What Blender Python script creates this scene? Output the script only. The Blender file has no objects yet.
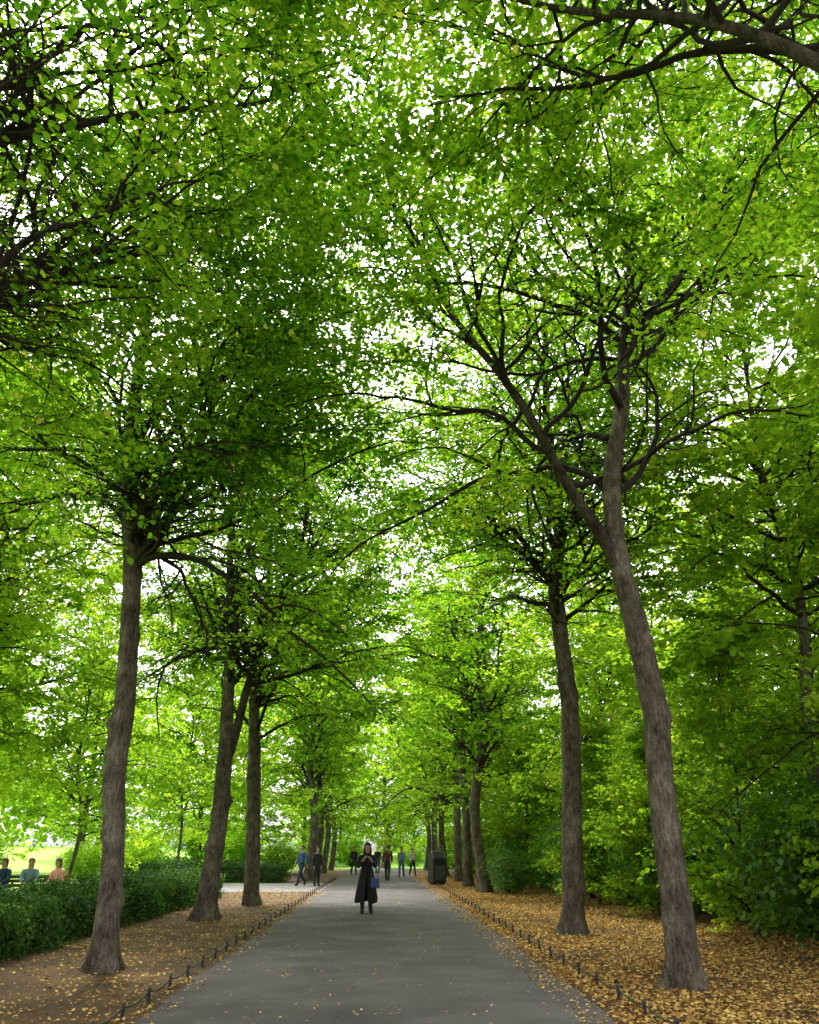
import bpy, bmesh, math, numpy as np
from mathutils import Vector, Matrix
scene = bpy.context.scene
COL = scene.collection

# ------------------------------------------------------------------ helpers
def norm(a):
    return a / np.maximum(np.linalg.norm(a, axis=-1, keepdims=True), 1e-9)

def make_mesh(name, verts, quads, mats, smooth=False, tint=None, midx=None):
    verts = np.asarray(verts, dtype=np.float32).reshape(-1, 3)
    quads = np.asarray(quads, dtype=np.int32).reshape(-1, 4)
    me = bpy.data.meshes.new(name)
    me.vertices.add(len(verts)); me.vertices.foreach_set('co', verts.ravel())
    me.loops.add(quads.size); me.loops.foreach_set('vertex_index', quads.ravel())
    me.polygons.add(len(quads))
    me.polygons.foreach_set('loop_start', np.arange(len(quads), dtype=np.int32) * 4)
    me.polygons.foreach_set('use_smooth', np.full(len(quads), smooth, dtype=bool))
    for m in (mats if isinstance(mats, (list, tuple)) else [mats]):
        me.materials.append(m)
    if midx is not None:
        me.polygons.foreach_set('material_index', np.asarray(midx, dtype=np.int32))
    if tint is not None:
        a = me.attributes.new('tint', 'FLOAT', 'FACE')
        a.data.foreach_set('value', np.asarray(tint, dtype=np.float32))
    me.update(calc_edges=True)
    return me

def add_obj(name, data, loc=(0, 0, 0), parent=None, rotz=0.0, scale=1.0, **props):
    o = bpy.data.objects.new(name, data)
    o.location = loc; o.rotation_euler = (0, 0, rotz); o.scale = (scale,) * 3
    if parent is not None:
        o.parent = parent
    for k, v in props.items():
        o[k] = v
    COL.objects.link(o)
    return o

def smoothstep(a, b, x):
    t = np.clip((x - a) / (b - a), 0, 1); return t * t * (3 - 2 * t)

# ------------------------------------------------------------------ materials
def new_mat(name):
    m = bpy.data.materials.new(name); m.use_nodes = True
    nt = m.node_tree; nt.nodes.clear()
    out = nt.nodes.new('ShaderNodeOutputMaterial')
    return m, nt, out

def ramp(nt, stops, fac):
    r = nt.nodes.new('ShaderNodeValToRGB')
    els = r.color_ramp.elements
    while len(els) < len(stops): els.new(0.5)
    for e, (p, c) in zip(els, stops):
        e.position = p; e.color = (*c, 1)
    nt.links.new(fac, r.inputs['Fac'])
    return r.outputs['Color']

def leaf_material(name, stops, gain=(2.3, 2.1, .9), trans_mix=0.5, gloss=0.0):
    m, nt, out = new_mat(name)
    at = nt.nodes.new('ShaderNodeAttribute'); at.attribute_name = 'tint'
    col = ramp(nt, stops, at.outputs['Fac'])
    p = nt.nodes.new('ShaderNodeBsdfDiffuse')
    nt.links.new(col, p.inputs['Color'])
    tr = nt.nodes.new('ShaderNodeBsdfTranslucent')
    mul = nt.nodes.new('ShaderNodeVectorMath'); mul.operation = 'MULTIPLY'
    mul.inputs[1].default_value = gain
    nt.links.new(col, mul.inputs[0]); nt.links.new(mul.outputs[0], tr.inputs['Color'])
    mx = nt.nodes.new('ShaderNodeMixShader'); mx.inputs[0].default_value = trans_mix
    nt.links.new(p.outputs[0], mx.inputs[1]); nt.links.new(tr.outputs[0], mx.inputs[2])
    last = mx
    if gloss > 0:
        g = nt.nodes.new('ShaderNodeBsdfGlossy'); g.inputs['Roughness'].default_value = .45
        m2 = nt.nodes.new('ShaderNodeMixShader'); m2.inputs[0].default_value = gloss
        nt.links.new(mx.outputs[0], m2.inputs[1]); nt.links.new(g.outputs[0], m2.inputs[2]); last = m2
    nt.links.new(last.outputs[0], out.inputs['Surface'])
    return m

def noise_mat(name, stops, scale=5.0, rough=0.8, bump=0.3, detail=8, stretch=(1, 1, 1), spec=0.3, bump_dist=0.02, metallic=0.0, scale2=None):
    m, nt, out = new_mat(name)
    tc = nt.nodes.new('ShaderNodeTexCoord')
    mp = nt.nodes.new('ShaderNodeMapping'); mp.inputs['Scale'].default_value = stretch
    nt.links.new(tc.outputs['Object'], mp.inputs['Vector'])
    n = nt.nodes.new('ShaderNodeTexNoise'); n.inputs['Scale'].default_value = scale
    n.inputs['Detail'].default_value = detail; n.inputs['Roughness'].default_value = 0.65
    nt.links.new(mp.outputs[0], n.inputs['Vector'])
    fac = n.outputs['Fac']
    if scale2:
        n2 = nt.nodes.new('ShaderNodeTexNoise'); n2.inputs['Scale'].default_value = scale2
        n2.inputs['Detail'].default_value = 4
        nt.links.new(tc.outputs['Object'], n2.inputs['Vector'])
        ad = nt.nodes.new('ShaderNodeMath'); ad.operation = 'ADD'
        nt.links.new(fac, ad.inputs[0]); nt.links.new(n2.outputs['Fac'], ad.inputs[1])
        hf = nt.nodes.new('ShaderNodeMath'); hf.operation = 'MULTIPLY'; hf.inputs[1].default_value = 0.5
        nt.links.new(ad.outputs[0], hf.inputs[0]); fac = hf.outputs[0]
    col = ramp(nt, stops, fac)
    p = nt.nodes.new('ShaderNodeBsdfPrincipled')
    nt.links.new(col, p.inputs['Base Color'])
    p.inputs['Roughness'].default_value = rough
    p.inputs['Metallic'].default_value = metallic
    p.inputs['Specular IOR Level'].default_value = spec
    b = nt.nodes.new('ShaderNodeBump'); b.inputs['Strength'].default_value = bump; b.inputs['Distance'].default_value = bump_dist
    nt.links.new(n.outputs['Fac'], b.inputs['Height']); nt.links.new(b.outputs[0], p.inputs['Normal'])
    nt.links.new(p.outputs[0], out.inputs['Surface'])
    return m

def plain(name, c, rough=.8, scale=40, v=.25):
    return noise_mat(name, [(.3, tuple(x * (1 - v) for x in c)), (.7, tuple(min(1, x * (1 + v)) for x in c))], scale, rough, .15, 4, bump_dist=.004)

LINDEN = [(0.0, (0.036, 0.115, 0.010)), (0.35, (0.105, 0.245, 0.020)), (0.75, (0.215, 0.39, 0.03)), (0.92, (0.34, 0.45, 0.055)), (1.0, (0.57, 0.54, 0.15))]
LAUREL = [(0.0, (0.022, 0.080, 0.010)), (0.5, (0.070, 0.185, 0.018)), (0.85, (0.16, 0.31, 0.03)), (1.0, (0.28, 0.41, 0.05))]
HEDGE = [(0.0, (0.014, 0.050, 0.008)), (0.5, (0.042, 0.118, 0.013)), (0.85, (0.09, 0.195, 0.022)), (1.0, (0.17, 0.28, 0.03))]
LIGHTG = [(0.0, (0.085, 0.19, 0.018)), (0.5, (0.19, 0.34, 0.03)), (1.0, (0.37, 0.48, 0.07))]
FALLEN = [(0.0, (0.11, 0.05, 0.02)), (0.3, (0.31, 0.155, 0.05)), (0.6, (0.53, 0.31, 0.095)), (0.85, (0.69, 0.47, 0.16)), (1.0, (0.76, 0.62, 0.22))]
M_leaf = leaf_material('linden_leaf', LINDEN, (2.1, 1.98, .8), .53)
M_laurel = leaf_material('evergreen_leaf', LAUREL, (1.8, 1.7, .8), 0.4, .04)
M_hedge = leaf_material('hedge_leaf', HEDGE, (1.6, 1.6, .8), 0.35, .03)
M_light = leaf_material('light_leaf', LIGHTG, (1.85, 1.75, .7), .54)
M_fallen = leaf_material('fallen_leaf', FALLEN, (1, 1, 1), 0.05)
M_twig = plain('twig_bark', (.024, .019, .015), .95, 12)
M_asphalt = noise_mat('asphalt', [(0.3, (0.078, 0.071, 0.073)), (0.48, (0.120, 0.110, 0.112)), (0.58, (0.148, 0.136, 0.137)), (0.7, (0.22, 0.205, 0.20))], 60, 0.95, 0.9, 10, (1, 1, 1), 0.04, 0.01, scale2=0.9)
M_path2 = noise_mat('pale_tarmac', [(0.3, (0.17, 0.16, 0.165)), (0.7, (0.26, 0.245, 0.25))], 60, 0.9, 0.4, 6, scale2=0.5)
M_soil = noise_mat('leafy_soil', [(0.30, (0.036, 0.022, 0.013)), (0.48, (0.088, 0.053, 0.027)), (0.62, (0.18, 0.105, 0.045)), (0.75, (0.28, 0.165, 0.065))], 22, 0.95, 0.9, 10, scale2=0.9, bump_dist=.04)
M_grass = noise_mat('grass', [(0.3, (0.15, 0.30, 0.035)), (0.5, (0.24, 0.42, 0.055)), (0.7, (0.33, 0.50, 0.09))], 30, 0.9, 0.6, 8, scale2=0.35)
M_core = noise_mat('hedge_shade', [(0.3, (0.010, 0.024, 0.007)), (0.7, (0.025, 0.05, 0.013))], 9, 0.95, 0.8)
M_black = noise_mat('black_paint', [(0.3, (0.012, 0.012, 0.013)), (0.7, (0.028, 0.028, 0.03))], 30, 0.45, 0.1, spec=0.5)

def bark_material(name, k):
    m, nt, out = new_mat(name)
    tc = nt.nodes.new('ShaderNodeTexCoord')
    def noise(s, sc, d=8):
        mp = nt.nodes.new('ShaderNodeMapping'); mp.inputs['Scale'].default_value = s
        nt.links.new(tc.outputs['Object'], mp.inputs['Vector'])
        n = nt.nodes.new('ShaderNodeTexNoise'); n.inputs['Scale'].default_value = sc; n.inputs['Detail'].default_value = d
        n.inputs['Roughness'].default_value = .64
        nt.links.new(mp.outputs[0], n.inputs['Vector']); return n.outputs['Fac']
    def math_(op, a, b):
        x = nt.nodes.new('ShaderNodeMath'); x.operation = op
        for q, v in enumerate((a, b)):
            if isinstance(v, float): x.inputs[q].default_value = v
            else: nt.links.new(v, x.inputs[q])
        return x.outputs[0]
    fis = noise((1.3, 1.3, .27), 24, 5); mot = noise((1, 1, .75), 3.6, 8); fine = noise((1, 1, 2.4), 32, 4)
    h = math_('ADD', math_('MULTIPLY', fis, .32), math_('ADD', math_('MULTIPLY', mot, .42), math_('MULTIPLY', fine, .26)))
    cs = [(.39, (.026, .019, .014)), (.46, (.078, .062, .047)), (.53, (.145, .120, .094)), (.62, (.29, .25, .205))]
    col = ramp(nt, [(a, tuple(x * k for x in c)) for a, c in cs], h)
    p = nt.nodes.new('ShaderNodeBsdfPrincipled'); nt.links.new(col, p.inputs['Base Color'])
    p.inputs['Roughness'].default_value = .9; p.inputs['Specular IOR Level'].default_value = .15
    b = nt.nodes.new('ShaderNodeBump'); b.inputs['Strength'].default_value = 1; b.inputs['Distance'].default_value = .08
    nt.links.new(h, b.inputs['Height']); nt.links.new(b.outputs[0], p.inputs['Normal'])
    nt.links.new(p.outputs[0], out.inputs['Surface'])
    return m
M_bark = bark_material('bark', 1.0)
M_limb_shaded = bark_material('shaded_limb_bark', .5)  # darker upper bark, with the limbs' silhouetted shade put into the colour

# ------------------------------------------------------------------ foliage / tree generator
def leaf_arrays(rng, C, D, N, size, detailed):
    n = len(C); D = norm(D); N = norm(N - D * np.sum(N * D, 1, keepdims=True)); S = np.cross(D, N)
    s = size[:, None]
    if detailed:
        prof = [(0, 0, 0), (.38, .28, .07), (.30, .66, .05), (0, 1.0, -.06), (-.30, .66, .05), (-.38, .28, .07)]
        V = np.stack([C + s * (S * a + D * b + N * c) for a, b, c in prof], 1)
        base = (np.arange(n) * 6)[:, None]
        Q = np.concatenate([base + np.array([0, 1, 2, 3]), base + np.array([0, 3, 4, 5])], 1).reshape(-1, 4)
        return V.reshape(-1, 3), Q, 2
    prof = [(0, 0, 0), (.42, .45, .06), (0, 1, -.05), (-.42, .45, .06)]
    V = np.stack([C + s * (S * a + D * b + N * c) for a, b, c in prof], 1)
    Q = (np.arange(n) * 4)[:, None] + np.array([0, 1, 2, 3])
    return V.reshape(-1, 3), Q, 1

def grow(rng, S, D, L, n, wob, trop):
    B = len(S); P = np.zeros((B, n, 3)); P[:, 0] = S; d = norm(D)
    wob = np.broadcast_to(np.asarray(wob, float), (B,))[:, None]; trop = np.broadcast_to(np.asarray(trop, float), (B, n))
    for i in range(1, n):
        d = d + rng.normal(0, 1, (B, 3)) * wob; d[:, 2] += trop[:, i - 1]; d = norm(d)
        P[:, i] = P[:, i - 1] + d * (L / (n - 1))[:, None]
    return P

def tubes(P, R, k, lump=0.0, rng=None):
    B, N, _ = P.shape
    T = norm(np.gradient(P, axis=1))
    mean = norm(P[:, -1] - P[:, 0])
    ref = np.where((np.abs(mean[:, 2]) > 0.75)[:, None], np.array([1., 0, 0]), np.array([0, 0, 1.]))[:, None, :]
    U = norm(np.cross(T, np.broadcast_to(ref, T.shape))); W = np.cross(T, U)
    th = np.arange(k) / k * 2 * np.pi
    ring = U[:, :, None] * np.cos(th)[None, None, :, None] + W[:, :, None] * np.sin(th)[None, None, :, None]
    rr = np.repeat(R[:, :, None], k, 2)
    if lump > 0:
        z = P[:, :, 2][:, :, None]
        ph = rng.uniform(0, 6.28, 8)
        rr = rr * (1 + lump * (np.sin(3 * th + ph[0] + z * .5) * .5 + np.sin(2 * th + z * 1.9 + ph[1]) * .5
                   + .6 * np.sin(5 * th - z * 1.1 + ph[2]) + .6 * np.sin(z * 3.1 + ph[3] + th) + .4 * np.sin(7 * th + z * 5.3 + ph[4])))
        for _ in range(14):   # burrs and old pruning collars
            zc = rng.uniform(.8, 6.5); tc = rng.uniform(0, 6.28)
            rr = rr * (1 + rng.uniform(.15, .38) * np.exp(-((z - zc) / .10) ** 2) * np.exp(-(np.sin((th - tc) / 2) / .26) ** 2))
        flare = np.exp(-np.maximum(z, 0) / 0.20)
        rr = rr * (1 + flare * (0.22 + 0.8 * np.maximum(0, np.sin(5 * th + ph[5])) + 0.25 * np.sin(3 * th + ph[1])))
    V = P[:, :, None] + ring * rr[..., None]
    idx = np.arange(B * N * k).reshape(B, N, k)
    a = idx[:, :-1]; b = idx[:, 1:]
    Q = np.stack([a, np.roll(a, -1, 2), np.roll(b, -1, 2), b], -1).reshape(-1, 4)
    return V.reshape(-1, 3), Q

def catmull(pts, n):
    p = np.asarray(pts, float); ext = np.vstack([2 * p[0] - p[1], p, 2 * p[-1] - p[-2]])
    m = len(p) - 1; out = []
    for u in np.linspace(0, m, n):
        i = min(int(u), m - 1); t = u - i
        a, b, c, d = ext[i:i + 4]
        out.append(0.5 * (2 * b + (c - a) * t + (2 * a - 5 * b + 4 * c - d) * t * t + (3 * b - a - 3 * c + d) * t ** 3))
    return np.array(out)

def kids(rng, P, R, count, tmin, tmax, ang, lenf, flat, perp_rand=0.35):
    B, N, _ = P.shape
    t = (np.linspace(tmin, tmax, count)[None] + rng.uniform(-.5, .5, (B, count)) * (tmax - tmin) / count).clip(0.02, 1.0)
    u = t * (N - 1); i = np.minimum(u.astype(int), N - 2); f = (u - i)[..., None]
    bi = np.arange(B)[:, None]
    S = P[bi, i] * (1 - f) + P[bi, i + 1] * f
    T = norm(P[bi, i + 1] - P[bi, i])
    r = R[bi, i] * (1 - f[..., 0]) + R[bi, i + 1] * f[..., 0]
    side = norm(np.cross(T, np.array([0, 0, 1.])) + 1e-6)
    sg = np.where((np.arange(count)[None] + rng.integers(0, 2, (B, 1))) % 2 == 0, 1., -1.)[..., None]
    sd = norm(side * sg + rng.normal(0, perp_rand, S.shape))
    a = np.radians(rng.normal(ang, 10, t.shape))[..., None]
    D = T * np.cos(a) + sd * np.sin(a); D[..., 2] *= flat
    L = lenf(t) * rng.uniform(.7, 1.2, t.shape)
    return S.reshape(-1, 3), D.reshape(-1, 3), L, r.reshape(-1), t

def build_tree(seed, axes, z0, ztop, n_limbs, limb_len, leaf=0.092, per_twig=21, nsub=9, ntwig=9, detailed=True, mat=None, droop=1.0, low_elev=26, girth=.75, spray=8, inner=(.5, 2.7), reach=None, n_reach=5):
    """axes: list of (points, radii) in local coords, first is the trunk. reach = azimuth toward which long arching limbs grow."""
    rng = np.random.default_rng(seed); mat = mat or M_leaf
    V, Q, MI, off = [], [], [], 0
    cand = []
    for ai, (pts, rad) in enumerate(axes):
        n = 110 if (ai == 0 and detailed) else 30
        p = catmull(pts, n)
        if ai == 0:
            p[0, 2] = -0.15; trunk_p = p
        r = np.interp(np.linspace(0, 1, n), np.linspace(0, 1, len(rad)), rad) * girth
        v, q = tubes(p[None], r[None], 28 if detailed else 9, 0.055, rng) if ai == 0 else tubes(p[None], r[None], 10, 0.0, rng)
        zq = v[q[:, 0], 2]
        mi = np.where(zq + rng.uniform(-.5, .5, len(zq)) > z0 + 1.2, 2, 0) if ai == 0 else np.full(len(q), 2)  # upper trunk and forks take the bark with shade in its colour
        V.append(v); Q.append(q + off); off += len(v); MI.append(mi)
        for j in range(0, len(p), 4 if n == 110 else 1):
            if p[j, 2] > z0 - .4: cand.append((*p[j], r[j]))
    cand = np.array(cand)
    pick = cand[(np.linspace(0, len(cand) - 1, n_limbs) + rng.uniform(-.4, .4, n_limbs)).round().astype(int).clip(0, len(cand) - 1)]
    low = cand[cand[:, 2] < z0 + 3.2]
    mid = cand[(cand[:, 2] < z0 + 5)]
    n_r = n_reach if reach is not None else 0
    pick = np.vstack([pick, mid[np.linspace(0, len(mid) - 1, max(n_r, 1)).astype(int)][:n_r], low[rng.integers(0, len(low), spray)]])
    k_idx = np.arange(len(pick)); is_r = (k_idx >= n_limbs) & (k_idx < n_limbs + n_r); is_s = k_idx >= n_limbs + n_r; n_limbs = len(pick)
    h = ((pick[:, 2] - z0) / (ztop - z0)).clip(0, 1)
    az = np.arange(n_limbs) * 2.39996 + rng.uniform(-.6, .6, n_limbs)
    if reach is not None: az = np.where(is_r, math.radians(reach) + rng.uniform(-1.1, 1.1, n_limbs), az)
    el = np.radians(low_elev + 42 * h + rng.normal(0, 18, n_limbs)); el = np.where(is_s, rng.uniform(-.15, .7, n_limbs), el); el = np.where(is_r, rng.uniform(.6, 1.0, n_limbs), el)
    D = np.stack([np.cos(az) * np.cos(el), np.sin(az) * np.cos(el), np.sin(el)], 1)
    L = limb_len * (0.92 + .35 * np.sin(np.pi * (h * .8 + .1)) - .5 * h ** 2) * rng.uniform(.7, 1.2, n_limbs)
    L = np.where(is_s, rng.uniform(1.3, 2.8, n_limbs), L); L = np.where(is_r, rng.uniform(6.2, 7.8, n_limbs), L)
    n1 = 22; tr = np.linspace(.07, -.15 * droop, n1)[None] * np.where(is_s, 1.5, 1)[:, None]
    P1 = grow(rng, pick[:, :3], D, L, n1, np.where(is_s, .2, np.where(is_r, .12, .16)), tr)
    r0 = np.minimum(np.minimum(pick[:, 3] * .64, .013 * L + .013), .066)
    R1 = r0[:, None] * (1 - np.linspace(0, 1, n1)[None] ** .8 * .80)
    S, D, l, r, t = kids(rng, P1, R1, nsub, .14, .97, 50, lambda t: (0.60 - .36 * t), .42)
    L2 = (l * np.minimum(L, 5.6)[:, None]).reshape(-1)
    n2 = 9; P2 = grow(rng, S, D, L2, n2, .19, np.linspace(.06, -.14 * droop, n2)[None])
    R2 = np.minimum(r * .68, .010 * L2 + .007)[:, None] * (1 - np.linspace(0, 1, n2)[None] * .8)
    S, D, l, r, t = kids(rng, P2, R2, ntwig, .1, 1.0, 45, lambda t: .95 - .4 * t, .45)
    L3 = (l * (.38 + .27 * L2[:, None])).reshape(-1)
    n3 = 4; P3 = grow(rng, S, D, L3, n3, .15, np.full(n3, -.07 * droop)[None])
    R3 = np.minimum(r * .7, .0065)[:, None] * (1 - np.linspace(0, 1, n3)[None] * .6)
    for P, R, k in ((P1, R1, 7), (P2, R2, 4), (P3, R3, 3)):
        if not detailed and k == 3: continue
        v, q = tubes(P, R, k); V.append(v); Q.append(q + off); off += len(v); MI.append(np.ones(len(q)))
    wood = make_mesh('trunk', np.vstack(V), np.vstack(Q), [M_bark, M_twig, M_limb_shaded], True, midx=np.concatenate(MI))
    B3 = len(P3)
    limb_t = np.repeat(rng.normal(0, .14, n_limbs), nsub); sub_t = limb_t + rng.normal(0, .14, n_limbs * nsub)
    twig_t = np.repeat(sub_t, ntwig) + rng.normal(0, .07, B3)
    dens = np.repeat(rng.uniform(.3, 1.3, n_limbs * nsub) * np.repeat(np.where(is_s, .35, 1), nsub), ntwig)
    # foliage grows toward the light: the shaded heart of the crown stays almost bare
    ax = np.stack([np.interp(P3[:, 0, 2], trunk_p[:, 2], trunk_p[:, 0]), np.interp(P3[:, 0, 2], trunk_p[:, 2], trunk_p[:, 1])], 1)
    dist = np.linalg.norm(P3[:, 0, :2] - ax, axis=1)
    hh = ((P3[:, 0, 2] - z0) / (ztop - z0)).clip(0, 1)
    dens = dens * (.08 + 1.05 * smoothstep(inner[0], inner[1] * (1 - .5 * hh ** 2), dist))
    u = rng.uniform(.05, 1.05, (B3, per_twig)); keep = rng.uniform(0, 1, (B3, per_twig)) < dens[:, None]
    uu = (u * (n3 - 1)).clip(0, n3 - 1.001); i = uu.astype(int); f = (uu - i)[..., None]; bi = np.arange(B3)[:, None]
    C = P3[bi, i] * (1 - f) + P3[bi, i + 1] * f
    T = norm(P3[:, -1] - P3[:, 0])[:, None]
    C = C + rng.normal(0, 1, C.shape) * np.array([.075, .075, .035])
    Dl = T * .5 + rng.normal(0, .6, C.shape); Dl[..., 2] = Dl[..., 2] * .45 - .22
    Nn = rng.normal(0, .38, C.shape); Nn[..., 2] += 1
    keep = keep.ravel()
    C = C.reshape(-1, 3)[keep]; Dl = Dl.reshape(-1, 3)[keep]; Nn = Nn.reshape(-1, 3)[keep]
    tint = (0.45 + np.repeat(twig_t, per_twig)[keep] + rng.normal(0, .17, len(C)))
    tint = np.where(rng.uniform(0, 1, len(C)) < .03, rng.uniform(.9, 1, len(C)), tint.clip(0, .9))
    size = leaf * rng.uniform(.6, 1.25, len(C))
    v, q, m = leaf_arrays(rng, C, Dl, Nn, size, detailed)
    crown = make_mesh('crown', v, q, mat, False, np.repeat(tint, m))
    return wood, crown

def place_tree(name, meshes, loc, rotz, scale, label, category='tree', group=None, own=False):
    e = add_obj(name, None, loc, None, rotz, scale, label=label, category=category)
    e.empty_display_size = 0.5
    if group: e['group'] = group
    a, b_ = (meshes[0].copy(), meshes[1].copy()) if own else meshes
    add_obj('trunk', a, parent=e); add_obj('crown', b_, parent=e)
    return e

ROW = 'lime trees lining the avenue'
def rel(pts, base): return [(x - base[0], y - base[1], z) for x, y, z in pts]

b = (3.87, 11.44, 0)
axes = [
    (rel([(3.87, 11.44, 0), (3.85, 11.44, 1.6), (3.84, 11.42, 2.6), (3.87, 11.42, 3.5), (3.74, 11.42, 4.6), (3.60, 11.45, 5.6), (3.62, 11.5, 7.0), (3.95, 11.5, 8.4), (4.12, 11.6, 9.6), (4.5, 11.8, 11.5), (4.6, 12.0, 14)], b), [.275, .255, .25, .245, .235, .21, .19, .165, .14, .10, .05]),
    (rel([(3.66, 11.45, 5.2), (3.38, 11.4, 6.0), (2.85, 11.4, 7.0), (2.36, 11.35, 8.1), (1.82, 11.3, 9.0), (1.1, 11.2, 10.0), (.5, 11.2, 11.6), (-.2, 11.1, 12.8)], b), [.15, .14, .12, .105, .09, .07, .05, .03]),
    (rel([(4.1, 11.6, 9.4), (4.7, 11.5, 10.4), (5.4, 11.3, 11.3), (6.1, 11.2, 12.6), (6.6, 11.1, 13.8)], b), [.10, .10, .085, .06, .03])]
place_tree('linden_tree', build_tree(21, axes, 7.2, 14.5, 42, 4.8, spray=4, inner=(1.0, 3.8), reach=170, n_reach=4, girth=.71), b, 0, 1, 'tall lime tree with ridged grey trunk forking into two limbs', group=ROW)
b = (4.0, 18.4, 0)
axes = [(rel([(4.0, 18.4, 0), (4.15, 18.4, 2.2), (4.28, 18.4, 4.7), (4.15, 18.4, 7.3), (4.37, 18.4, 9.2), (4.3, 18.5, 12), (4.4, 18.5, 15)], b), [.30, .28, .255, .235, .19, .12, .04])]
place_tree('linden_tree', build_tree(33, axes, 6.4, 15.5, 42, 5.0, .1, 21, spray=14, reach=190), b, 0, 1, 'straight lime tree with twiggy lower crown beside path edging', group=ROW)
b = (-3.91, 13.2, 0)
axes = [(rel([(-3.91, 13.2, 0), (-3.96, 13.2, .9), (-4.03, 13.2, 1.8), (-4.15, 13.2, 2.8), (-4.14, 13.2, 3.9), (-4.24, 13.2, 5.2), (-4.39, 13.2, 6.6), (-4.60, 13.2, 7.8), (-4.7, 13.1, 10.5), (-4.5, 13, 14)], b), [.25, .235, .228, .235, .222, .215, .205, .19, .13, .04]),
        (rel([(-4.3, 13.2, 6.0), (-4.0, 13.1, 7.0), (-3.4, 13.0, 8.4), (-2.9, 12.9, 10.4), (-2.4, 12.8, 12)], b), [.11, .11, .09, .06, .03])]
place_tree('linden_tree', build_tree(48, axes, 6.2, 14.5, 46, 5.0, spray=12, reach=-10, girth=.72), b, 0, 1, 'lime tree with swollen knobbly trunk in leafy bed', group=ROW)
b = (-4.3, 22.2, 0)
axes = [(rel([(-4.3, 22.2, 0), (-4.2, 22.2, 1.5), (-4.14, 22.2, 2.8), (-4.16, 22.2, 4.5), (-4.26, 22.2, 7.0), (-4.5, 22.2, 10), (-4.4, 22.2, 14.5)], b), [.33, .30, .29, .24, .19, .12, .04]),
        (rel([(-4.12, 22.2, 3.5), (-3.9, 22.2, 4.5), (-3.65, 22.2, 5.9), (-3.2, 22.2, 7.6), (-2.5, 22.1, 9.5), (-2.1, 22, 12)], b), [.15, .155, .14, .12, .08, .03])]
place_tree('linden_tree', build_tree(57, axes, 6.0, 15, 42, 5.0, .1, 21, reach=0), b, 0, 1, 'lime tree whose leaning trunk splits low into two stems', group=ROW)
b = (-4.0, 28.0, 0)
axes = [(rel([(-4.0, 28, 0), (-4.1, 28, 2), (-4.25, 28, 4.5), (-4.38, 28, 6.7), (-4.2, 28, 10), (-4.3, 28, 15)], b), [.33, .31, .28, .23, .14, .04]),
        (rel([(-4.3, 28, 6.2), (-3.6, 27.9, 7.2), (-2.6, 27.8, 8.0), (-1.2, 27.7, 8.6), (0, 27.6, 9.2)], b), [.10, .10, .08, .06, .03])]
place_tree('linden_tree', build_tree(69, axes, 5.2, 15.5, 40, 5.0, 0.13, 18, detailed=False, reach=0), b, 0, 1, 'lime tree with broad crown reaching over the path', group=ROW)
b = (-4.9, 6.0, 0)
axes = [(rel([(-4.9, 6, 0), (-4.9, 6, 3), (-4.8, 6, 6), (-4.7, 6.1, 8.5), (-4.6, 6.2, 11), (-4.5, 6.2, 14)], b), [.32, .28, .25, .2, .12, .04]),
        (rel([(-4.8, 6, 5.6), (-4.6, 7, 6.8), (-4.2, 8.0, 8.0), (-3.6, 9.0, 9.2), (-2.9, 9.8, 10.4)], b), [.09, .08, .065, .05, .03]),
        (rel([(-4.8, 6, 7.6), (-4.0, 6.6, 8.8), (-2.9, 7.2, 9.9), (-1.8, 7.8, 10.8), (-.8, 8.2, 11.9)], b), [.08, .07, .055, .04, .03])]
place_tree('linden_tree', build_tree(82, axes, 5.9, 14, 58, 5.0, .082, 21, spray=30, inner=(.8, 3.6)), b, 0, 1, 'lime tree with heavy low limbs spreading over the path', group=ROW)
b = (5.0, 4.4, 0)
axes = [(rel([(5, 4.4, 0), (5, 4.4, 3), (4.9, 4.4, 6), (4.8, 4.6, 8.5), (4.7, 4.8, 11), (4.6, 4.9, 14)], b), [.32, .28, .25, .2, .12, .04]),
        (rel([(4.9, 4.45, 5.6), (4.4, 4.5, 6.7), (3.5, 4.6, 7.75), (2.8, 4.9, 8.6), (1.75, 5.3, 9.25), (.8, 5.6, 10)], b), [.11, .095, .08, .065, .045, .025])]
place_tree('linden_tree', build_tree(96, axes, 8.4, 14, 50, 4.7, .082, 21, spray=0, inner=(.8, 3.4), droop=.7), b, 0, 1, 'lime tree with crooked limb reaching across the path', group=ROW)

def generic(seed, h, z0, nl, ll, leaf, mat, lean=0.3, per=15, r=.27, droop=1.0, le=22, inner=(.2, 1.8)):
    rg = np.random.default_rng(seed)
    pts = [(0, 0, 0)]
    for k in range(1, 6):
        pts.append((rg.normal(0, lean * .5), rg.normal(0, lean * .5), h * k / 5))
    return build_tree(seed, [(pts, [r, r * .88, r * .75, r * .55, r * .32, .04])], z0, h, nl, ll, leaf, per, 8, 7, False, mat, low_elev=le, droop=droop, girth=.85, spray=5, inner=inner)
G1 = generic(101, 15, 4.2, 36, 5.0, .17, M_leaf, per=14)
G2 = generic(102, 15, 3.8, 36, 5.2, .17, M_light, per=14)
G3 = generic(103, 14, 2.0, 38, 4.8, .20, M_light, droop=1.3, per=14)
G4 = generic(104, 13, 1.4, 38, 4.6, .18, M_leaf, r=.16, droop=1.3, per=14)
G6 = generic(106, 6.5, .5, 30, 2.4, .13, M_light, r=.05, per=13, inner=(-1, .4))
G7 = generic(107, 13, 3.2, 42, 5.0, .16, M_light, r=.10, droop=1.8, per=17, le=12)
G8 = generic(108, 9.5, 1.8, 30, 5.6, .17, M_leaf, r=.50, droop=.5, le=34, per=12, inner=(1.0, 3.0))
G9 = generic(109, 16, 6.0, 42, 5.4, .13, M_light, r=.15, per=22)
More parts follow.
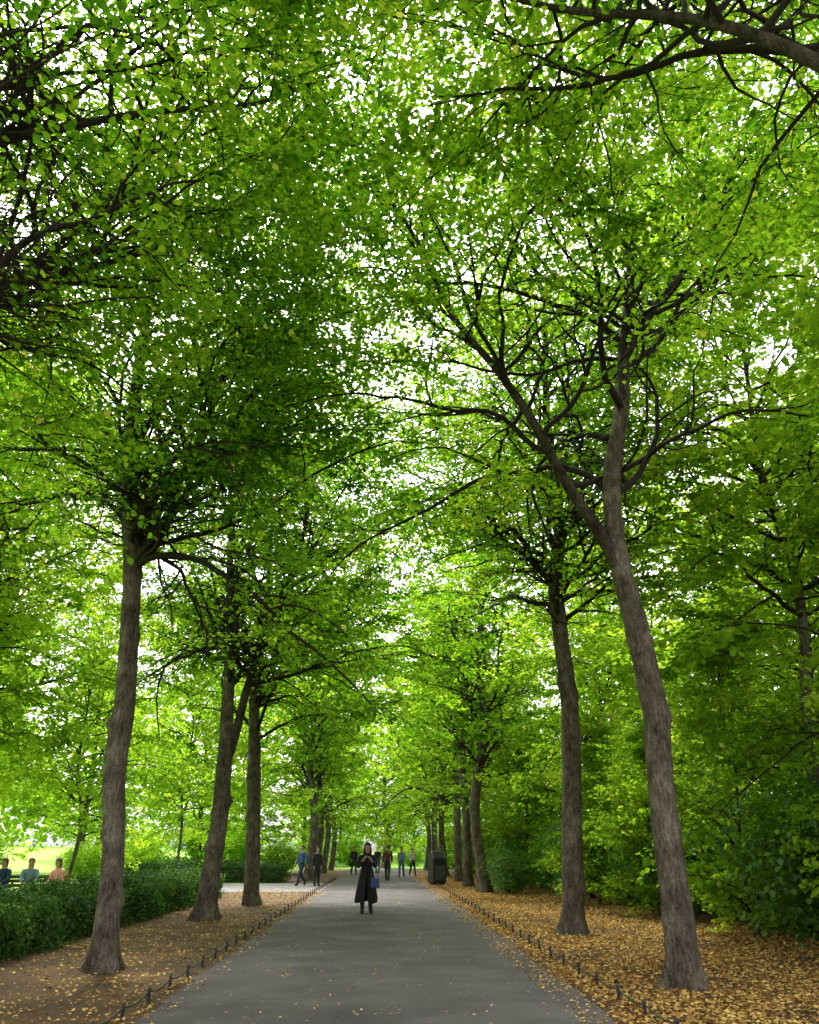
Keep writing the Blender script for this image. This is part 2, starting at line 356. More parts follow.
G10 = generic(110, 13, 3.4, 40, 4.8, .16, M_light, r=.09, droop=1.5, per=16, lean=.3, le=15)
rg = np.random.default_rng(5)
for i, (x, y) in enumerate([(4.3, 35.7), (4.2, 41.5), (4.3, 48), (4.2, 56), (4.1, 65), (4.0, 74), (-4.1, 50), (-4.2, 57), (-4.2, 65), (-4.1, 74)]):
    place_tree('linden_tree', (G1, G2)[i % 2], (x, y, 0), rg.uniform(0, 6.3), rg.uniform(.92, 1.08), 'dark-trunked lime tree in the avenue row', group=ROW, own=True)
for i, (x, y, g) in enumerate([(-13.5, 10.5, G9), (-10.8, 18.5, G9), (-12.8, 27, G9), (9.4, 17.5, G9), (-13.5, 16, G7), (-12.6, 21.5, G7), (-17.5, 29, G7), (-13, 37, G7), (-21, 41, G7), (-28, 36, G3), (-12, 52, G7), (-20, 58, G3), (-10, 66, G3), (-27, 58, G3), (-16, 76, G3), (-24, 74, G3), (-32, 48, G3),
                             (10.8, 12.5, G10), (11.5, 21, G10), (10, 29, G10), (16, 17, G3), (10, 38, G3), (14, 47, G4), (9, 54, G3), (17, 33, G3), (10, 70, G3), (20, 48, G3), (15, 25, G7),
                             (-8, 90, G3), (8, 88, G3), (14, 98, G3), (-4.5, 99, G4), (4, 100, G4)]):
    place_tree('park_tree', g, (x, y, 0), rg.uniform(0, 6.3), rg.uniform(.9, 1.1), 'leafy green park tree growing behind the planting' if g not in (G4, G10) else 'slender park tree rising above evergreen shrubs', group='trees in the park beyond the avenue', own=True)
place_tree('park_tree', G8, (.5, 85, 0), 1.0, 1, 'low spreading dark-limbed tree closing the end of the path', own=True)
for i, (x, y, s) in enumerate([(7.6, 17.8, .9), (7.3, 23, .7), (7.0, 28, .8), (6.6, 38, .9), (8.2, 12.2, .7)]):
    place_tree('young_tree', G6, (x, y, 0), rg.uniform(0, 6.3), s, 'thin-stemmed young tree with low arching leafy branches', group='young trees at the edge of the planting', own=True)

# ------------------------------------------------------------------ shrubs
def leaf_cloud(rng, C, per, spread, leaf, outward=None):
    n = len(C) * per
    P = np.repeat(C, per, 0) + rng.normal(0, 1, (n, 3)) * spread
    D = rng.normal(0, .6, (n, 3)); D[:, 2] -= .25
    N = rng.normal(0, .5, (n, 3)); N[:, 2] += .9
    if outward is not None: N += np.repeat(outward, per, 0) * .7; D += np.repeat(outward, per, 0) * .4
    t = np.repeat(rng.normal(0, .16, len(C)), per) + rng.normal(.45, .16, n)
    return P, D, N, leaf * rng.uniform(.6, 1.3, n), t.clip(0, 1)

def build_shrub(seed, rx, rz, leaf, nclump, per, mat):
    rng = np.random.default_rng(seed)
    d = norm(rng.normal(0, 1, (nclump, 3))); d[:, 2] = d[:, 2] * .9
    rad = rng.uniform(.35, 1.15, nclump) ** .7
    lump = 1 + .25 * np.sin(d[:, 0] * 5 + seed) + .22 * np.sin(d[:, 1] * 6 + seed * 2)
    C = d * (rad * lump)[:, None] * np.array([rx, rx, rz * .52]); C[:, 2] += rz * .5
    ok = C[:, 2] > .08; C = C[ok]; d = d[ok]
    P, D, N, s, t = leaf_cloud(rng, C, per, np.array([.24, .24, .10]) * (rx / 1.6), leaf, d)
    ok = P[:, 2] > .02
    v, q, m = leaf_arrays(rng, P[ok], D[ok], N[ok], s[ok], False)
    crown = make_mesh('foliage', v, q, mat, False, t[ok])
    B = 16; az = rng.uniform(0, 6.28, B); S = np.stack([np.cos(az) * .15, np.sin(az) * .15, np.full(B, -.05)], 1)
    Dd = np.stack([np.cos(az) * .5, np.sin(az) * .5, np.ones(B)], 1)
    Pp = grow(rng, S, Dd, rng.uniform(.6, 1.0, B) * rz * .95, 9, .12, 0)
    Rr = np.linspace(.03, .008, 9)[None].repeat(B, 0)
    v, q = tubes(Pp, Rr, 5)
    return make_mesh('stems', v, q, M_twig, True), crown

S1 = build_shrub(201, 1.7, 2.5, .13, 380, 24, M_laurel)
S2 = build_shrub(202, 1.9, 3.4, .14, 400, 24, M_laurel)
S3 = build_shrub(203, 1.5, 2.2, .10, 320, 26, M_light)
S4 = build_shrub(204, 1.6, 3.0, .12, 340, 24, M_leaf)
def place_shrub(meshes, loc, rotz, scale, label):
    e = add_obj('shrub', None, loc, None, rotz, scale, label=label, category='shrub', group='shrubs massed beside the avenue')
    add_obj('stems', meshes[0].copy(), parent=e); add_obj('foliage', meshes[1].copy(), parent=e)
for i, (x, y, s) in enumerate([(9.0, 10.8, .9), (8.7, 13.5, .8), (8.9, 16.3, .9), (9.2, 19.2, .9), (8.6, 22, .9), (8.9, 25, .9), (8.3, 28, .95), (7.8, 31.5, .9), (7.5, 35.5, .9), (7.4, 40, .9), (7.3, 45, .9), (7.2, 51, 1), (7.2, 58, 1.1), (12, 24, 1.2), (11.5, 15, 1.2), (11.5, 19.5, 1.1), (11.5, 31, 1.3), (11, 42, 1.5), (7.2, 66, 1.2), (5.2, 34.6, .5)]):
    k = (S1, S4, S2, S4, S2)[i % 5]
    place_shrub(k, (x, y, 0), rg.uniform(0, 6.3), s, 'dense dark evergreen shrub above fallen leaves' if k in (S1, S2) else 'loose mid-green shrub with arching leafy shoots')
for i, (x, y, s) in enumerate([(-7, 62, 1), (-24, 42, 1.2), (-18, 66, 1.3), (-22, 34, 1.1), (-24, 52, 1.3), (-14, 70, 1.4), (-17, 51, .9), (-9.5, 58, .9), (-6.5, 84, 1.1), (6.5, 80, 1.2), (-28, 50, 1.3), (-3, 92, 1.0), (3.2, 92, 1.0)]):
    place_shrub((S3, S4)[i % 2], (x, y, 0), rg.uniform(0, 6.3), s, 'rounded pale green shrub at the lawn edge')

def hedge(x0, x1, y0, y1, h, n, seed, label):
    rng = np.random.default_rng(seed)
    w = x1 - x0; l = y1 - y0
    a_top = w * l; a_side = l * h; a_end = w * h
    tot = a_top + 2 * a_side + 2 * a_end
    u = rng.uniform(0, tot, n); P = np.zeros((n, 3)); O = np.zeros((n, 3)); a, b_ = rng.uniform(0, 1, n), rng.uniform(0, 1, n)
    m = u < a_top; P[m] = np.stack([x0 + w * a[m], y0 + l * b_[m], np.full(m.sum(), h)], 1); O[m] = (0, 0, 1)
    m = (u >= a_top) & (u < a_top + a_side); P[m] = np.stack([np.full(m.sum(), x1), y0 + l * a[m], h * b_[m]], 1); O[m] = (1, 0, 0)
    m = (u >= a_top + a_side) & (u < a_top + 2 * a_side); P[m] = np.stack([np.full(m.sum(), x0), y0 + l * a[m], h * b_[m]], 1); O[m] = (-1, 0, 0)
    m = (u >= a_top + 2 * a_side); k = m.sum(); e = np.where(rng.uniform(0, 1, k) < .5, y0, y1)
    P[m] = np.stack([x0 + w * a[m], e, h * b_[m]], 1); O[m] = np.stack([np.zeros(k), np.sign(e - (y0 + y1) / 2), np.zeros(k)], 1)
    edge = np.minimum((P[:, 0] - x0), (x1 - P[:, 0])) / (w / 2)
    P[:, 2] -= np.where(O[:, 2] > 0, .18 * (1 - edge.clip(0, 1)) ** 3, 0)
    bump = .11 * np.sin(P[:, 1] * 1.7 + P[:, 2] * 2) + .09 * np.sin(P[:, 1] * 4.3 + P[:, 0] * 3 + 1) + .07 * np.sin(P[:, 1] * 9 + P[:, 2] * 7)
    P += O * (bump + rng.normal(0, .09, n) - .02)[:, None]; P[:, 2] = P[:, 2].clip(.02, 9)
    N = O + rng.normal(0, .5, (n, 3)); N[:, 2] += .4; D = rng.normal(0, .7, (n, 3))
    v, q, mm = leaf_arrays(rng, P, D, N, .065 * rng.uniform(.6, 1.3, n), False)
    t = (.42 + .2 * np.sin(P[:, 1] * 3 + P[:, 2] * 4) + rng.normal(0, .22, n)).clip(0, 1)
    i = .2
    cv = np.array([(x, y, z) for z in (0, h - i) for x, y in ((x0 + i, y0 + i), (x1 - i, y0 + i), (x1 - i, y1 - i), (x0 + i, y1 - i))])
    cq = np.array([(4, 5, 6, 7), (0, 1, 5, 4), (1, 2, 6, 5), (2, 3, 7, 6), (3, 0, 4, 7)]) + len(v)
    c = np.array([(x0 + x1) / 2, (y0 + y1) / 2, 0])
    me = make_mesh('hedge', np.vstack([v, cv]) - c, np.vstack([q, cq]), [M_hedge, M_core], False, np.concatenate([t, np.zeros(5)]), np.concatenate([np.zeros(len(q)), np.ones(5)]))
    add_obj('hedge', me, c, label=label, category='hedge')
hedge(-7.4, -5.85, 8.5, 33.0, .78, 88000, 301, 'clipped dark green hedge bordering the tree bed')
hedge(-13.5, -5.0, 46.5, 47.9, .95, 20000, 302, 'clipped green hedge behind the pale side path')

rng = np.random.default_rng(400)
nc = 2600; az = rng.uniform(math.radians(30), math.radians(155), nc); rr = rng.uniform(104, 116, nc)
C = np.stack([np.cos(az) * rr, np.sin(az) * rr, rng.uniform(0, 1, nc) ** .8 * (21 + 3 * np.sin(az * 31) + 2 * np.sin(az * 57))], 1)
P, D, N, s, t = leaf_cloud(rng, C, 26, np.array([1.3, 1.3, .7]), .75)
P[:, 2] = P[:, 2].clip(.1, 40)
v, q, m = leaf_arrays(rng, P, D, N, s, False)
add_obj('distant_woodland', make_mesh('distant_woodland', v, q, M_light, False, t), kind='stuff', label='distant belt of green woodland closing the view', category='woodland')

# ------------------------------------------------------------------ ground, paths
def sheet(name, x0, x1, y0, y1, z, mat, nx=1, ny=1, zf=None, edge=0.0, seed=0):
    xs = np.linspace(x0, x1, nx + 1); ys = np.linspace(y0, y1, ny + 1)
    X, Y = np.meshgrid(xs, ys, indexing='ij'); Z = np.full(X.shape, float(z))
    if zf: Z = Z + zf(X, Y)
    if edge:
        wob = edge * (np.sin(ys * 1.3 + seed) + .6 * np.sin(ys * 3.7 + seed * 2) + .4 * np.sin(ys * 8.1))
        X[0] += wob; X[-1] += np.roll(wob, 7)
    idx = np.arange(X.size).reshape(X.shape)
    q = np.stack([idx[:-1, :-1], idx[1:, :-1], idx[1:, 1:], idx[:-1, 1:]], -1).reshape(-1, 4)
    return add_obj(name, make_mesh(name, np.stack([X, Y, Z], -1), q, mat, True), kind='structure')
sheet('ground', -300, 300, -60, 540, 0, M_soil)
sheet('lawn', -90, -7.2, -20, 140, .004, M_grass, 60, 60, lambda X, Y: .6 * smoothstep(-16, -50, X) + 1.5 * smoothstep(49, 95, Y) * smoothstep(-7.5, -20, X))
sheet('park_lawn', -7.1, 60, 80, 160, .004, M_grass, 20, 20, lambda X, Y: 1.0 * smoothstep(92, 112, Y))
sheet('side_path', -13.9, -2.2, 36.5, 45.8, .010, M_path2, 4, 1)
sheet('path', -2.45, 2.42, -12, 82, .014, M_asphalt, 4, 400, lambda X, Y: .03 * (1 - (X / 2.45) ** 2), .03, 1)

def litter(name, regions, seed, mat, label):
    rng = np.random.default_rng(seed); Ps, Ss = [], []
    for (x0, x1, y0, y1, n, s, zb) in regions:
        y = y0 + (y1 - y0) * rng.uniform(0, 1, n) ** 1.5; x = rng.uniform(x0, x1, n)
        g = np.sin(x * 2.1 + y * .7) + np.sin(y * 1.9 - x * 1.3) + np.sin(x * 4.3 + y * 3.1) * .6
        k = rng.uniform(-2.6, 2.2, n) < g + .9
        Ps.append(np.stack([x, y, zb + rng.uniform(.004, .03, n)], 1)[k]); Ss.append((s * rng.uniform(.5, 1.25, n))[k])
    P = np.vstack(Ps); s = np.concatenate(Ss); n = len(P)
    D = rng.normal(0, 1, (n, 3)); D[:, 2] *= .14; N = rng.normal(0, .32, (n, 3)); N[:, 2] += 1
    v, q, m = leaf_arrays(rng, P, D, N, s, False)
    t = rng.beta(2.2, 1.9, n)
    add_obj(name, make_mesh(name, v, q, mat, False, t), kind='stuff', label=label, category='leaves')
litter('fallen_leaves', [(2.5, 8.6, 3, 60, 200000, .058, 0), (-6.0, -2.5, 3, 40, 15000, .052, 0), (-2.4, 2.4, 3, 60, 4600, .036, .044), (2.0, 2.5, 3, 60, 6000, .046, .02), (-2.55, -2.2, 3, 50, 1800, .046, .015)], 500, M_fallen, 'orange and brown fallen leaves covering soil and path edge')

# ------------------------------------------------------------------ low edging
def tube_mesh(name, pts, rad, k, mat):
    v, q = tubes(np.array([pts], float), np.array([rad], float), k)
    return make_mesh(name, v, q, mat, True)
post_me = tube_mesh('post', [(0, 0, -.05), (0, 0, .0), (0, 0, .12), (0, 0, .145), (0, 0, .16), (0, 0, .165)], [.020, .020, .018, .024, .018, .001], 8, M_black)
span = 1.0
rail_me = tube_mesh('rail', [(0, t * span, .115 - .035 * math.sin(math.pi * t)) for t in np.linspace(0, 1, 13)], [.011] * 13, 6, M_black)
for side, x in ((0, -2.6), (1, 2.78)):
    for k in range(50):
        e = add_obj('edging_post', None, (x, 3.6 + k * span, 0), label='short black metal edging post with low curved rail', category='edging', group='low black edging along the path')
        add_obj('post', post_me, parent=e); add_obj('rail', rail_me, parent=e)

# ------------------------------------------------------------------ litter bin, bench
def bevel_prism(name, prof, x0, x1, mat, bev=.015, seg=2):
    bm = bmesh.new()
    a = [bm.verts.new((x0, y, z)) for y, z in prof]; c = [bm.verts.new((x1, y, z)) for y, z in prof]
    bm.faces.new(a[::-1]); bm.faces.new(c)
    for i in range(len(prof)):
        j = (i + 1) % len(prof); bm.faces.new((a[i], a[j], c[j], c[i]))
    bmesh.ops.recalc_face_normals(bm, faces=bm.faces)
    if bev: bmesh.ops.bevel(bm, geom=list(bm.edges), offset=bev, segments=seg, affect='EDGES', profile=.5)
    me = bpy.data.meshes.new(name); bm.to_mesh(me); bm.free(); me.materials.append(mat); return me
def box(name, x0, x1, y0, y1, z0, z1, mat, bev=.008):
    return bevel_prism(name, [(y0, z0), (y1, z0), (y1, z1), (y0, z1)], x0, x1, mat, bev)

M_dgrey = plain('dark_grey_panel', (.03, .031, .033), .4)
M_panel = plain('grey_panel', (.08, .084, .09), .5)
M_lgrey = plain('pale_metal', (.35, .35, .34), .4)
e = add_obj('litter_bin', None, (2.85, 43.5, 0), rotz=math.radians(20), label='large black box-shaped litter bin with sloping hood', category='bin')
add_obj('body', bevel_prism('body', [(-.36, .08), (.36, .08), (.36, 1.38), (-.08, 1.58), (-.36, 1.2)], -.37, .37, M_black, .09, 4), parent=e)
add_obj('plinth', box('plinth', -.30, .30, -.30, .30, 0, .078, M_dgrey), parent=e)
add_obj('door', box('door', -.26, .26, -.378, -.362, .22, .92, M_panel), parent=e)
add_obj('handle', box('handle', .17, .20, -.40, -.381, .5, .62, M_lgrey), parent=e)
add_obj('chute', bevel_prism('chute', [(-.378, 1.0), (-.362, 1.0), (-.362, 1.1), (-.41, 1.1)], -.22, .22, M_dgrey, .003), parent=e)

M_wood = plain('bench_wood', (.16, .10, .06), .7, 12)
BX, BY = -10.8, 27.0
e = add_obj('park_bench', None, (BX, BY, 0.01), label='slatted wooden park bench standing on the lawn', category='bench')
def multi(name, parts, mat):
    bm = bmesh.new()
    for p in parts:
        me = box('t', *p, mat, .006); bm.from_mesh(me); bpy.data.meshes.remove(me)
    me = bpy.data.meshes.new(name); bm.to_mesh(me); bm.free(); me.materials.append(mat); return me
add_obj('seat', multi('seat', [(-1.4, 1.4, -.22 + i * .11, -.13 + i * .11, .42, .45) for i in range(4)], M_wood), parent=e)
add_obj('backrest', multi('backrest', [(-1.4, 1.4, .235, .26, .55 + i * .12, .64 + i * .12) for i in range(3)], M_wood), parent=e)
for x in (-1.3, 0, 1.3):
    add_obj('leg', multi('leg', [(x - .03, x + .03, -.2, -.14, 0, .418), (x - .03, x + .03, .262, .31, 0, .9), (x - .03, x + .03, -.138, .26, .36, .418)], M_black), parent=e)

# ------------------------------------------------------------------ people
M_skin = plain('skin', (.42, .25, .18), .55, 60, .08)
M_hair = plain('dark_hair', (.02, .014, .010), .5, 90)
M_shoe = plain('black_shoe', (.02, .02, .02), .5)
M_eye = plain('eye', (.02, .015, .012), .2, 20, .05)
M_lip = plain('lip', (.35, .10, .09), .5, 20, .05)
def skinned(verts, edges, radii, root, sub=2):
    me = bpy.data.meshes.new('tmp'); me.from_pydata([Vector(v) for v in verts], edges, [])
    o = bpy.data.objects.new('tmp', me); COL.objects.link(o)
    mod = o.modifiers.new('s', 'SKIN'); mod.use_smooth_shade = True; mod.branch_smoothing = .6
    if not me.skin_vertices: me.skin_vertices.new()
    for i, r in enumerate(radii):
        sv = me.skin_vertices[0].data[i]
        sv.radius = (r, r) if not isinstance(r, tuple) else r
        sv.use_root = (i == root)
    s = o.modifiers.new('u', 'SUBSURF'); s.levels = sub; s.render_levels = sub
    dg = bpy.context.evaluated_depsgraph_get(); dg.update()
    res = bpy.data.meshes.new_from_object(o.evaluated_get(dg))
    bpy.data.objects.remove(o); bpy.data.meshes.remove(me)
    return res
def chain_mesh(J, names_edges, rad, root, grow_by=0.0, sub=2):
    names = []
    for a, c in names_edges:
        for n in (a, c):
            if n not in names: names.append(n)
    idx = {n: i for i, n in enumerate(names)}
    def rr(n):
        r = rad[n]; return tuple(x + grow_by for x in r) if isinstance(r, tuple) else r + grow_by
    return skinned([J[n] for n in names], [(idx[a], idx[c]) for a, c in names_edges], [rr(n) for n in names], idx[root], sub)
def join_mesh(name, meshes, mat):
    bm = bmesh.new()
    for m in meshes: bm.from_mesh(m)
    for f in bm.faces: f.smooth = True; f.material_index = 0
    out = bpy.data.meshes.new(name); bm.to_mesh(out); bm.free(); out.materials.clear(); out.materials.append(mat); return out
def ellipsoid(c, r, mat, name='e', cut=None, seg=14):
    bm = bmesh.new(); bmesh.ops.create_uvsphere(bm, u_segments=seg, v_segments=seg // 2 + 2, radius=1)
    for v in bm.verts: v.co = Vector((v.co.x * r[0] + c[0], v.co.y * r[1] + c[1], v.co.z * r[2] + c[2]))
    if cut: bmesh.ops.delete(bm, geom=[v for v in bm.verts if cut(v.co)], context='VERTS')
    for f in bm.faces: f.smooth = True
    me = bpy.data.meshes.new(name); bm.to_mesh(me); bm.free(); me.materials.append(mat); return me

RAD = dict(pel=(.145, .115), waist=(.128, .10), chest=(.165, .12), nb=(.085, .075), neck=.056, jaw=(.070, .082), head=(.088, .106), top=(.060, .070),
           shL=.062, elL=.042, wrL=.031, shR=.062, elR=.042, wrR=.031, paL=(.024, .042), paR=(.024, .042),
           hiL=.100, knL=.062, anL=.040, toL=.036, hiR=.100, knR=.062, anR=.040, toR=.036, cuL=.044, cuR=.044, col=.062)
SPINE = [('pel', 'waist'), ('waist', 'chest'), ('chest', 'nb')]
def base_pose(kind):
    J = dict(pel=(0, 0, .94), waist=(0, .005, 1.09), chest=(0, .01, 1.28), nb=(0, .01, 1.43), neck=(0, 0, 1.495), jaw=(0, -.018, 1.55), head=(0, -.012, 1.62), top=(0, 0, 1.69))
    for s, k in ((1, 'L'), (-1, 'R')):
        J['sh' + k] = (s * .175, .01, 1.385); J['hi' + k] = (s * .09, 0, .88)
        J['el' + k] = (s * .225, .03, 1.11); J['wr' + k] = (s * .215, -.04, .87); J['pa' + k] = (s * .21, -.06, .79)
        J['kn' + k] = (s * .10, -.01, .48); J['an' + k] = (s * .105, .02, .085); J['to' + k] = (s * .12, -.13, .035)
    if kind in ('walk', 'walk2'):
        a, c = ('L', 'R') if kind == 'walk' else ('R', 'L')
        sa = 1 if a == 'L' else -1
        J['kn' + a] = (sa * .095, -.17, .50); J['an' + a] = (sa * .095, -.27, .10); J['to' + a] = (sa * .10, -.41, .06)
        J['kn' + c] = (-sa * .095, .02, .49); J['an' + c] = (-sa * .095, .30, .17); J['to' + c] = (-sa * .10, .22, .04)
        J['el' + c] = (-sa * .22, -.05, 1.12); J['wr' + c] = (-sa * .20, -.20, .93); J['pa' + c] = (-sa * .19, -.26, .87)
        J['el' + a] = (sa * .22, .13, 1.13); J['wr' + a] = (sa * .21, .16, .89); J['pa' + a] = (sa * .21, .16, .81)
    if kind == 'hold':
        J['elL'] = (.245, -.02, 1.12); J['wrL'] = (.13, -.21, 1.27); J['paL'] = (.08, -.25, 1.34)
        J['elR'] = (-.245, -.02, 1.12); J['wrR'] = (-.12, -.20, 1.29); J['paR'] = (-.07, -.24, 1.36)
        J['anL'] = (.12, -.03, .085); J['toL'] = (.15, -.17, .035)
        for n in ('nb', 'neck', 'jaw', 'head', 'top'):
            x, y, z = J[n]; J[n] = (x + (z - 1.4) * .06, y - (z - 1.4) * .12, z)
    if kind[:3] == 'sit':
        for n in list(J):
            x, y, z = J[n]
            if n[:2] in ('kn', 'an') or n in ('toL', 'toR'): continue
            lean = {'sit': .05, 'sit2': -.16, 'sit3': -.06}[kind]
            J[n] = (x + (z - .94) * {'sit': 0, 'sit2': .06, 'sit3': -.12}[kind], y + (lean * (z - .94) * 1.5), z - .40)
        for s, k in ((1, 'L'), (-1, 'R')):
            J['hi' + k] = (s * .09, -.04, .53); J['kn' + k] = (s * .12, -.44, .53); J['an' + k] = (s * .12, -.42, .10); J['to' + k] = (s * .13, -.57, .045)
            J['el' + k] = (s * .22, -.12, .74); J['wr' + k] = (s * .12, -.31, .66); J['pa' + k] = (s * .09, -.37, .64)
    for k in 'LR':
        a = np.array(J['an' + k]); n_ = np.array(J['kn' + k]); J['cu' + k] = tuple(a + norm(a - n_) * .035)
    nb, nk = np.array(J['nb']), np.array(J['neck']); J['col'] = tuple(nb + (nk - nb) * .75)
    return J
def fingers(J, k, s):
    w = np.array(J['wr' + k]); p = np.array(J['pa' + k]); d = norm(p - w); ac = norm(np.cross(d, np.array([s * 1., 0, 0])) + 1e-6)
    inn = norm(np.cross(ac, d)) ; inn = inn * (1 if inn[0] * s < 0 else -1)
    out = []
    for i, (ln, o) in enumerate(((.070, -.030), (.080, -.010), (.075, .010), (.060, .028))):
        st = p + ac * o
        pts = [st - d * .01, st + d * ln * .45, st + d * ln * .8 + inn * .015, st + d * ln + inn * .035]
        v, q = tubes(np.array([pts]), np.array([[.0095, .009, .008, .005]]), 6); out.append(make_mesh('f', v, q, M_skin, True))
    st = w + d * .035 - ac * .030
    pts = [st, st - ac * .022 + d * .025 + inn * .008, st - ac * .026 + d * .05 + inn * .018]
    v, q = tubes(np.array([pts]), np.array([[.011, .010, .006]]), 6); out.append(make_mesh('f', v, q, M_skin, True))
    return out
def coat_skirt(J):
    k = 29; V = []
    rings = [(1.18, .15, .12), (1.0, .18, .15), (.80, .22, .18), (.55, .265, .215), (.36, .295, .235), (.27, .29, .23)]
    for i, (z, rx, ry) in enumerate(rings):
        op = .02 + .16 * i / 5
        t2 = np.linspace(-np.pi / 2 + op, 1.5 * np.pi - op, k)
        f = 1 + .07 * min(i, 4) / 4 * np.sin(7 * t2 + i * .2) + .03 * np.sin(3 * t2 + 1)
        V.append(np.stack([np.cos(t2) * rx * f - .015 * i / 5, np.sin(t2) * ry * f, np.full(k, z) + .03 * np.sin(2 * t2) * i / 5], 1))
    idx = np.arange(len(rings) * k).reshape(-1, k); a = idx[:-1]; c = idx[1:]
    return make_mesh('s', np.vstack(V), np.stack([a[:, :-1], a[:, 1:], c[:, 1:], c[:, :-1]], -1).reshape(-1, 4), M_black, True)
def person(loc, face_deg, pose, label, top, trousers, hair=M_hair, hair_len=0.0, coat=False, scarf=None, scale=1.0, group=None):
    J = base_pose(pose)
    e = add_obj('person', None, loc, None, math.radians(face_deg), scale, label=label, category='person')
    if group: e['group'] = group
    arms = [('nb', 'shL'), ('shL', 'elL'), ('elL', 'wrL'), ('nb', 'shR'), ('shR', 'elR'), ('elR', 'wrR')]
    legs = [('pel', 'hiL'), ('hiL', 'knL'), ('knL', 'anL'), ('pel', 'hiR'), ('hiR', 'knR'), ('knR', 'anR')]
    full = SPINE + [('nb', 'neck'), ('neck', 'jaw'), ('jaw', 'head'), ('head', 'top')] + arms + [('wrL', 'paL'), ('wrR', 'paR')] + legs + [('anL', 'toL'), ('anR', 'toR')]
    hx, hy, hz = J['head']
    parts = [chain_mesh(J, full, RAD, 'pel')] + fingers(J, 'L', 1) + fingers(J, 'R', -1)
    parts.append(ellipsoid((hx, hy - .098, hz - .015), (.013, .022, .024), M_skin))
    for s in (1, -1): parts.append(ellipsoid((hx + s * .080, hy + .005, hz - .01), (.010, .020, .030), M_skin))
    add_obj('body', join_mesh('body', parts, M_skin), parent=e)
    for s in (1, -1): add_obj('eye', ellipsoid((hx + s * .032, hy - .085, hz + .012), (.012, .008, .007), M_eye, seg=8), parent=e)
    add_obj('mouth', ellipsoid((hx, hy - .087, hz - .055), (.022, .007, .006), M_lip, seg=8), parent=e)
    hb = ellipsoid((hx, hy + .015, hz + .022), (.100, .114, .112), hair, 'hair', cut=lambda c: c.y < hy - .045 and c.z < hz + .055)
    hp = [hb]
    if hair_len: hp.append(ellipsoid((hx, hy + .065, hz - hair_len * .45), (.085, .05, hair_len * .62), hair))
    if scarf:
        hp.append(ellipsoid((hx * .8, hy + .03, hz - .175), (.088, .085, .06), hair))
        for s in (1, -1): hp.append(ellipsoid((hx + s * .085, hy + .01, hz - .12), (.030, .05, .15), hair))
    add_obj('hair' if scarf is None else 'headscarf', join_mesh('hair', hp, hair if scarf is None else scarf), parent=e)
    add_obj('trousers', join_mesh('trousers', [chain_mesh(J, [('waist', 'pel')] + legs + [('anL', 'cuL'), ('anR', 'cuR')], RAD, 'pel', .016)], trousers), parent=e)
    add_obj('jacket' if not coat else 'coat', join_mesh('jacket', [chain_mesh(J, SPINE + [('nb', 'col')] + arms, RAD, 'pel', .022)] + ([coat_skirt(J)] if coat else []), top), parent=e)
    for k in ('L', 'R'):
        a = np.array(J['an' + k]); t = np.array(J['to' + k]); d = t - a
        me = skinned([tuple(a - d * .25 + (0, 0, -.03)), tuple(a + d * .4 + (0, 0, -.012)), tuple(t + d * .1)], [(0, 1), (1, 2)], [.062, .062, .050], 0, 1)
        me.materials.clear(); me.materials.append(M_shoe); add_obj('shoe', me, parent=e)
    return e

M_coat = plain('black_wool', (.016, .015, .016), .9); M_navy = plain('navy_cloth', (.02, .035, .08), .9); M_blue = plain('blue_denim', (.05, .10, .22), .9)
M_dark = plain('charcoal_cloth', (.03, .03, .033), .9); M_white = plain('white_cloth', (.62, .62, .62), .9); M_red = plain('dark_red_cloth', (.10, .03, .03), .9)
M_pink = plain('pink_cloth', (.72, .32, .30), .9); M_teal = plain('grey_blue_cloth', (.16, .24, .32), .9); M_tan = plain('brown_hair', (.10, .055, .03), .6, 90)
M_bag = plain('blue_canvas', (.03, .075, .20), .6)

person((-.35, 23.8, .045), 3, 'hold', 'woman in long black coat and dark headscarf standing on the path', M_coat, M_dark, coat=True, scarf=M_coat, hair_len=.30)
bag = add_obj('handbag', None, (-.12, 23.55, .045), rotz=.3, label='bright blue shoulder bag held at the hip', category='bag')
add_obj('pouch', bevel_prism('pouch', [(-.05, .62), (.05, .62), (.035, .86), (-.035, .86)], -.12, .12, M_bag, .03), parent=bag)
add_obj('strap', tube_mesh('strap', [(-.10, 0, .85), (-.09, .03, 1.0), (-.06, .1, 1.2), (-.04, .2, 1.43), (.0, .24, 1.44), (.05, .2, 1.3), (.08, .1, 1.05), (.10, 0, .85)], [.009] * 8, 6, M_bag), parent=bag)
GW = 'people walking along the avenue'
person((-3.75, 42.3, .01), -50, 'walk', 'man in blue jacket and jeans on pale side path', M_blue, M_navy, scale=1.04, group=GW)
person((-3.0, 42.1, .01), 35, 'stand', 'person in dark jacket with long hair beside a companion', M_dark, M_dark, hair_len=.22, group=GW)
person((-1.75, 59, .045), 15, 'walk', 'person in dark clothes walking along the path', M_dark, M_dark, scale=1.03, group=GW)
person((-.15, 62, .045), 180, 'walk2', 'person in dark coat and blue trousers walking', M_dark, M_blue, group=GW)
person((.42, 47.5, .045), 172, 'walk', 'person in dark red jacket and black trousers walking away', M_red, M_dark, scale=1.04, hair_len=.15, group=GW)
person((1.35, 54, .045), -12, 'walk2', 'person in grey-blue top and jeans walking', M_teal, M_blue, group=GW)
person((2.15, 57.5, .035), 20, 'walk', 'person in white top and dark trousers walking', M_white, M_navy, hair=M_tan, scale=.96, group=GW)
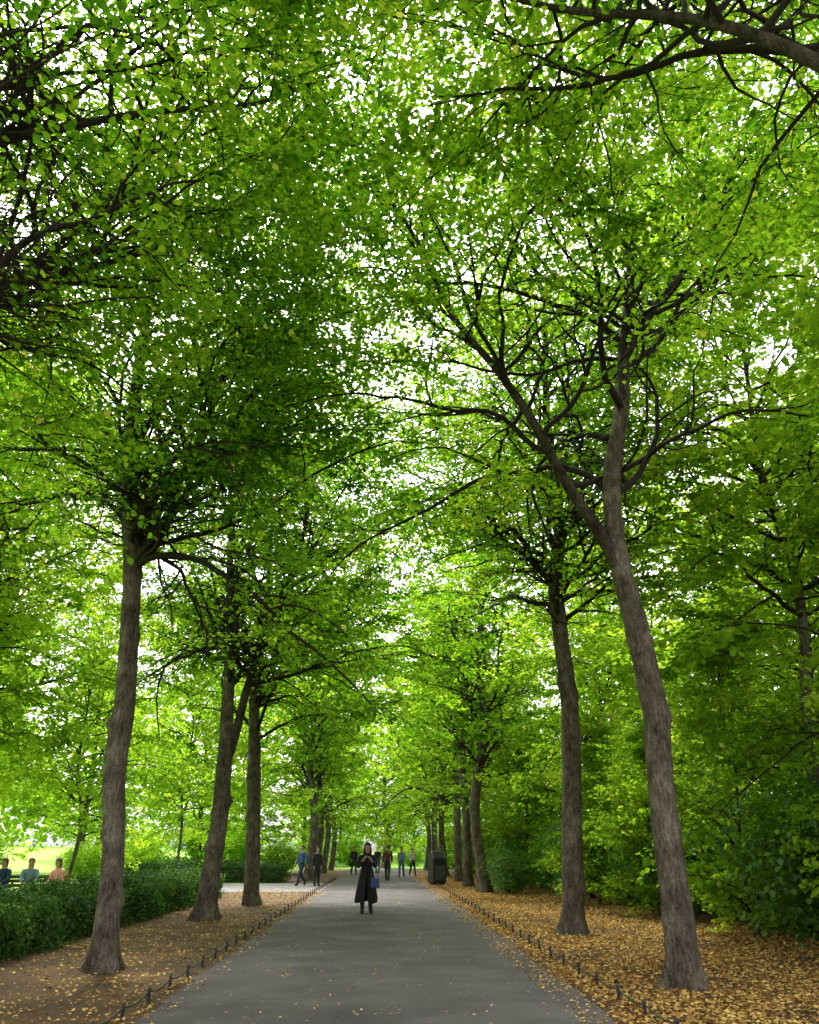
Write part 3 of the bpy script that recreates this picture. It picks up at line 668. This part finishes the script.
GS = 'people sitting on the park bench'
for dx, tp, hr, lb, rz, ps in ((-1.1, M_dark, M_hair, 'person in dark jacket sitting on the bench', 50, 'sit2'), (-.5, M_navy, M_hair, 'person in navy top sitting on the bench', -35, 'sit3'), (.2, M_teal, M_tan, 'person in grey-blue top sitting on the bench', 35, 'sit'), (1.1, M_pink, M_tan, 'person in pale pink top sitting on the bench', -40, 'sit2')):
    person((BX + dx, BY, .01), rz * .6, ps, lb, tp, M_blue, hair=hr, hair_len=.2, group=GS, scale=1.02)

# ------------------------------------------------------------------ world, sun, camera
w = bpy.data.worlds.new('World'); scene.world = w; w.use_nodes = True
nt = w.node_tree; bg = nt.nodes['Background']
sky = nt.nodes.new('ShaderNodeTexSky'); sky.sky_type = 'NISHITA'; sky.sun_disc = False
sky.sun_elevation = math.radians(58); sky.sun_rotation = math.radians(-20); sky.air_density = 1.5; sky.dust_density = 4
hs = nt.nodes.new('ShaderNodeHueSaturation'); hs.inputs['Saturation'].default_value = .06; hs.inputs['Value'].default_value = 4.1
nt.links.new(sky.outputs[0], hs.inputs['Color']); nt.links.new(hs.outputs[0], bg.inputs['Color'])
bg.inputs['Strength'].default_value = .15
sd = bpy.data.lights.new('sun', 'SUN'); sd.energy = 5.0; sd.angle = math.radians(14); sd.color = (1, .95, .86)
so = add_obj('sun', sd)
az = math.radians(-20); el = math.radians(58)
dirv = Vector((math.sin(az) * math.cos(el), math.cos(az) * math.cos(el), math.sin(el)))
so.rotation_euler = dirv.to_track_quat('Z', 'Y').to_euler(); so.location = (0, 0, 40)
cam = bpy.data.cameras.new('camera'); cam.sensor_fit = 'HORIZONTAL'; cam.sensor_width = 36; cam.lens = 36 * 800 / 819
cam.clip_end = 2000; cam.clip_start = .05
co = add_obj('camera', cam, (0, 0, 1.6)); co.rotation_euler = (math.radians(90 + 22.9), 0, math.radians(-1.95))
scene.camera = co
scene.view_settings.view_transform = 'Standard'; scene.view_settings.look = 'None'; scene.view_settings.exposure = 0
